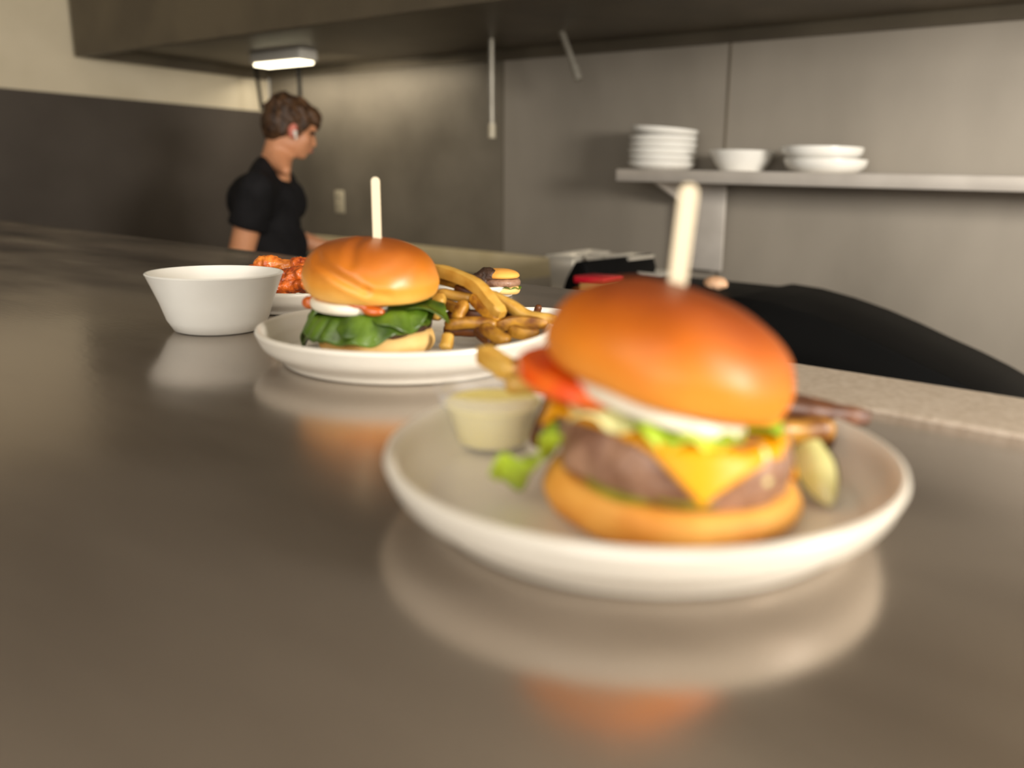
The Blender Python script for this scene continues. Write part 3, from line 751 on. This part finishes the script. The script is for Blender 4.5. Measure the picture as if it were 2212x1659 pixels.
wing(672, 590, vv-.02, .02, .014, .018, .5, 'wing', 'charred wing half hidden behind the spinach burger\'s bun', 3)
wing(575, 612, vv-.02, .03, .017, .02, .2, 'wing', 'wing mostly hidden behind the white sauce bowl', 4)
wing(690, 618, vv-.035, .024, .014, .02, .1, 'wing', 'low wing tucked behind the spinach burger\'s bun', 5)
wing(625, 618, vv-.055, .028, .0115, .018, 0, 'wing', 'lowest dark wing resting on the wing plate', 6)
# plate at the very back carrying a small open burger
BP = hit_v(1022, 618, 1.15); BP.z = ZC+.0004
o = obj('dinner_plate', plate(.065, .018), M['plate'], loc=BP, rot=(0, 0, YAW)); tag(o, 'cream plate furthest back holding a small dark burger', 'plate')
q = hit_v(1080, 600, 1.13)
B3 = empty('small_burger', Vector((q.x, q.y, ZC+.0066)), YAW, label='small burger seen past the long fries on the furthest plate', cat='burger')
obj('bottom_bun', heel(.027, .010, 0, 11), M['heel_far'], B3, 60)
obj('patty', patty(.0285, .011, .0012, 12), M['patty'], B3, 180, loc=(0, 0, .0098))
obj('top_bun', bun(.0268, .012, seed=8, amp=.0006, n=64), M['heel'], B3, 180, loc=(0, 0, .021))
sheet(drape(-2.6, 2.6, .004, .031, .027, .0095, .0012, 11, 0, .5, 0, 21), 50, 10, .0006, M['spinach'], 'spinach_leaf', B3)
q = hit_v(1036, 592, 1.12)
bm = bmesh.new(); ell(bm, (0, 0, .014), (.02, .018, .014)); ell(bm, (.01, .004, .024), (.016, .012, .012))
o = obj('charred_vegetable', remesh(bm, .0016, 2, .002, 90, 5), M['patty_dark'], None, 180, loc=(q.x, q.y, ZC+.0066)); tag(o, 'dark charred lump beside the small burger on the furthest plate', 'vegetable')
# small paper-white dish with loose fry ends
q = hit_v(1150, 684, .83)
DP = hit_v(1158, 668, .868); DP.z = ZC+.0004
o = obj('side_dish', bowl_bm(.04, .028, .022), M['china'], loc=DP); tag(o, 'small white dish just behind the fries by the near bun', 'dish')
q = hit_v(1160, 662, .862)
o = obj('french_fry', fry_bm([(-.006, 0, -.010), (0, 0, 0), (.004, 0, .010)], .006, 40), M['fry_dark'], None, 70, loc=(DP.x, DP.y, ZC+.0205)); tag(o, 'thin brown fry end standing up in the small white dish', 'french fry')

# ------------------------------------------------------------------ the cook
CV = 3.12
def cp(px, py, dv=0.0):
    return hit_v(px, py, CV+dv)
cg = cp(598, 560); cg.z = 0
ck = empty('person', cg, label='young cook in black T-shirt working at the griddle, head turned away', cat='person')
def L_(p): return p - cg
hd_f = (RGT*.88 + FWD*.44).normalized()      # where the head faces
hd_r = hd_f.cross(UPV).normalized()          # towards the camera side
ch_f = (RGT*.94 - FWD*.28).normalized(); ch_l = UPV.cross(ch_f).normalized()
neck = L_(cp(594, 356)); hip = L_(cp(590, 600)); hip.z = .92
head = L_(cp(631, 279))
shR = L_(cp(554, 410, -.15)); shL = L_(cp(604, 398, .16)); chest = L_(cp(579, 434))
elR = L_(cp(520, 548, -.16)); wrR = L_(cp(560, 600, -.05)); elL = L_(cp(628, 512, .16)); wrL = L_(cp(712, 538, .22))
Rh = Matrix((hd_f, -hd_r, UPV)).transposed()          # columns: forward, left, up
tl = Rh @ Matrix.Rotation(.30, 3, 'Y')                # nod
HS = .88
def H(f, s, u): return head + tl @ (Vector((f, s, u))*HS)
def hell(bm, c, r, rot): ell(bm, c, [q_*HS for q_ in r], rot)
def hand(bm, w, d, up):
    d = d.normalized(); s = d.cross(up).normalized(); n = s.cross(d)
    capsule(bm, w, w+d*.05, .026, .03); ell(bm, w+d*.055, (.03, .03, .02))
    for i, (o_, ln) in enumerate(((-.027, .062), (-.009, .072), (.009, .068), (.026, .052))):
        a = w+d*.085+s*o_; b = a+d*ln*.5-n*.006; c_ = b+d*ln*.4-n*.022
        capsule(bm, w+d*.05+s*o_*.8, a, .0095, .009); capsule(bm, a, b, .009, .008); capsule(bm, b, c_, .008, .0065)
    a = w+d*.025-s*.026; b = a+d*.032-s*.024-n*.008; capsule(bm, a, b, .011, .0095); capsule(bm, b, b+d*.03-s*.006-n*.01, .0095, .0075)
bm = bmesh.new()
# head
hell(bm, H(-.012, 0, .028), (.094, .075, .088), tl); hell(bm, H(.034, 0, -.035), (.055, .055, .075), tl)
hell(bm, H(.058, 0, -.088), (.026, .026, .020), tl); capsule(bm, H(.083, 0, .005), H(.098, 0, -.030), .010, .0125)
hell(bm, H(.086, 0, -.062), (.011, .022, .010), tl); hell(bm, H(.078, 0, .032), (.018, .045, .014), tl)
hell(bm, H(.0, .0, -.06), (.05, .052, .045), tl)
for s in (-1, 1): hell(bm, H(.055, s*.04, -.025), (.024, .018, .022), tl)
capsule(bm, H(-.035, 0, -.04), neck, .046, .054); capsule(bm, neck, chest, .056, .08)
capsule(bm, L_(cp(604, 346, -.03)), L_(cp(617, 368, -.088)), .045, .020)
# torso
capsule(bm, shR, shL, .054, .054); capsule(bm, chest+ch_l*.07, chest-ch_l*.07, .088, .088)
mid = (chest+hip)/2
capsule(bm, mid+ch_l*.05, mid-ch_l*.05, .094, .094); capsule(bm, chest, hip, .096, .102); capsule(bm, hip+ch_l*.06, hip-ch_l*.06, .108, .108)
# arms
capsule(bm, shR, elR, .050, .044); capsule(bm, elR, wrR, .043, .030); hand(bm, wrR, (wrR-elR), UPV)
capsule(bm, shL, elL, .054, .043); capsule(bm, elL, wrL, .042, .029); hand(bm, wrL, (wrL-elL), UPV)
# legs
feet = []
for s in (1, -1):
    hp = hip + ch_l*.085*s; kn = hp + ch_f*.03 + ch_l*.02*s; kn.z = .49; an = kn - ch_f*.03; an.z = .085
    capsule(bm, hp, kn, .088, .058); capsule(bm, kn, an, .056, .040); capsule(bm, an, an+ch_f*.13-Vector((0, 0, .045)), .042, .032); feet.append((hp, kn, an))
body = obj('body', remesh(bm, .0075, 4), M['skin'], ck, 180)
# ears, eyes, lips
for s in (-1, 1):
    bm = bmesh.new(); hell(bm, H(-.006, s*.073, -.006), (.018, .010, .031), tl @ Matrix.Rotation(s*.25, 3, 'Z')); hell(bm, H(-.004, s*.076, -.028), (.010, .008, .012), tl)
    ear = obj('ear', remesh(bm, .003, 2), M['ear'], ck, 180)
    bm = bmesh.new(); hell(bm, H(.075, s*.032, .008), (.012, .013, .009), tl); obj('eye', bm, M['eye'], ck, 180)
bm = bmesh.new(); hell(bm, H(.094, 0, -.062), (.007, .02, .008), tl); obj('lips', bm, M['lip'], ck, 180)
bm = bmesh.new(); hell(bm, H(.004, -.086, -.016), (.009, .008, .010), tl); capsule(bm, H(.006, -.088, -.018), H(.014, -.084, -.038), .0045, .0042)
o = obj('earbud', remesh(bm, .002, 1), M['white_plastic'], ck, 180)
# hair
bm = bmesh.new()
hell(bm, H(-.022, 0, .046), (.102, .086, .088), tl); hell(bm, H(-.065, 0, .012), (.062, .078, .078), tl); hell(bm, H(-.062, 0, -.038), (.046, .058, .04), tl)
hell(bm, H(.05, 0, .075), (.052, .07, .04), tl); hell(bm, H(.076, -.01, .058), (.026, .06, .026), tl)
for s in (-1, 1): hell(bm, H(.022, s*.062, .030), (.034, .022, .038), tl); hell(bm, H(-.045, s*.062, -.012), (.03, .02, .04), tl); hell(bm, H(.027, s*.068, -.004), (.009, .009, .025), tl)
for i in range(60):
    a = random.uniform(0, 2*PI); b = random.uniform(-.1, 1.3)
    d = Vector((math.cos(a)*math.cos(b)*.100-.022, math.sin(a)*math.cos(b)*.084, math.sin(b)*.086+.046))
    if d.x > .06 and d.z < .05: continue
    capsule(bm, H(*d), H(*(d*1.0 + Vector((.016, random.uniform(-.012, .012), -.016)))), .011, .006)
hair = remesh(bm, .0045, 2, .004, 45, 2, 3)
obj('hair', hair, M['hair'], ck, 180)
# T-shirt
bm = bmesh.new(); g = .013
capsule(bm, shR, shL, .054+g, .054+g); capsule(bm, chest+ch_l*.07, chest-ch_l*.07, .088+g, .088+g)
capsule(bm, mid+ch_l*.05, mid-ch_l*.05, .096+g, .096+g); capsule(bm, chest, hip+Vector((0, 0, .03)), .098+g, .104+g); capsule(bm, hip+ch_l*.06, hip-ch_l*.06, .112+g, .112+g)
for s_, e_ in ((shR, elR), (shL, elL)):
    k = .60 if s_ is shR else .66
    tube(bm, [s_, s_+(e_-s_)*k], [.054+g, .050+g+.004], 20)
# shallow collar
capsule(bm, L_(cp(574, 362, -.03)), shR, .044, .056)
capsule(bm, (shR+neck)/2+Vector((0, 0, -.02))-ch_f*.02, (shL+neck)/2+Vector((0, 0, -.02))-ch_f*.02, .05, .05)
obj('t_shirt', remesh(bm, .007, 3, .003, 14, 4, 2), M['shirt'], ck, 180)
# skin at the open neck: the collar dips at the front, so the throat is part of the body above it
bm = bmesh.new()
for hp, kn, an in feet:
    tube(bm, [hp, kn, an+Vector((0, 0, .02))], [.104, .075, .064], 20)
capsule(bm, hip+ch_l*.05, hip-ch_l*.05-Vector((0, 0, .0)), .119, .119)
obj('trousers', remesh(bm, .009, 3, .004, 12, 6, 2), M['trouser'], ck, 180)
for hp, kn, an in feet:
    bm = bmesh.new(); a0 = an-Vector((0, 0, .04)); capsule(bm, a0-ch_f*.02, a0+ch_f*.14, .044, .042); ell(bm, an, (.05, .05, .05))
    for v in bm.verts: v.co.z = max(v.co.z, 0.0)
    obj('shoe', remesh(bm, .006, 2), M['shoe'], ck, 180)

# ------------------------------------------------------------------ lights
def area(name, loc, look, sx, sy, power, col):
    l = bpy.data.lights.new(name, 'AREA'); l.shape = 'RECTANGLE'; l.size = sx; l.size_y = sy; l.energy = power; l.color = col
    o = bpy.data.objects.new(name, l); COL.objects.link(o); o.location = loc
    o.rotation_euler = (Vector(look)-Vector(loc)).to_track_quat('-Z', 'Y').to_euler(); return o
area('dining_window_light', W(-.3, -3.0, .62), W(.1, .8, .1), 3.2, 1.5, 88, (1, .965, .91))
area('dining_ceiling_light', (-.2, -1.3, 2.7), (-.4, .8, 1.0), 1.6, .8, 26, (1, .94, .84))
area('wall_fill_light', (1.7, .8, 1.72), (-.3, 2.9, 1.85), .8, .5, 120, (1, .95, .87))  # added fill out of view, brightens the right of the back wall
area('hood_light', (lp.x, lp.y+.05, ZH-.03), (lp.x-.1, lp.y+.35, ZH-.25), .5, .1, 1.6, (1, .90, .72))
area('hood_strip_light', (-3.5, 2.72, ZH-.01), (-3.5, 2.86, ZH-.4), 1.35, .05, 2.6, (1, .90, .72))
w = bpy.data.worlds.new('World'); S.world = w; w.use_nodes = True
bgn = w.node_tree.nodes['Background']; bgn.inputs[0].default_value = (.9, .86, .79, 1); bgn.inputs[1].default_value = .45

# ------------------------------------------------------------------ camera
cd = bpy.data.cameras.new('Camera'); cam = bpy.data.objects.new('Camera', cd); COL.objects.link(cam); S.camera = cam
Rm = Matrix((cR, cU, -cF)).transposed().to_4x4(); cam.matrix_world = Matrix.Translation(CAM) @ Rm
cd.sensor_fit = 'HORIZONTAL'; cd.sensor_width = 36; cd.lens = FPX/2212*36
cd.shift_x = (1106-PCX)/2212; cd.shift_y = (PCY-829.5)/2212
cd.clip_start = .02
cd.dof.use_dof = True; cd.dof.focus_distance = .98; cd.dof.aperture_fstop = 2.9
S.view_settings.view_transform = 'Standard'; S.view_settings.look = 'None'; S.view_settings.exposure = 0
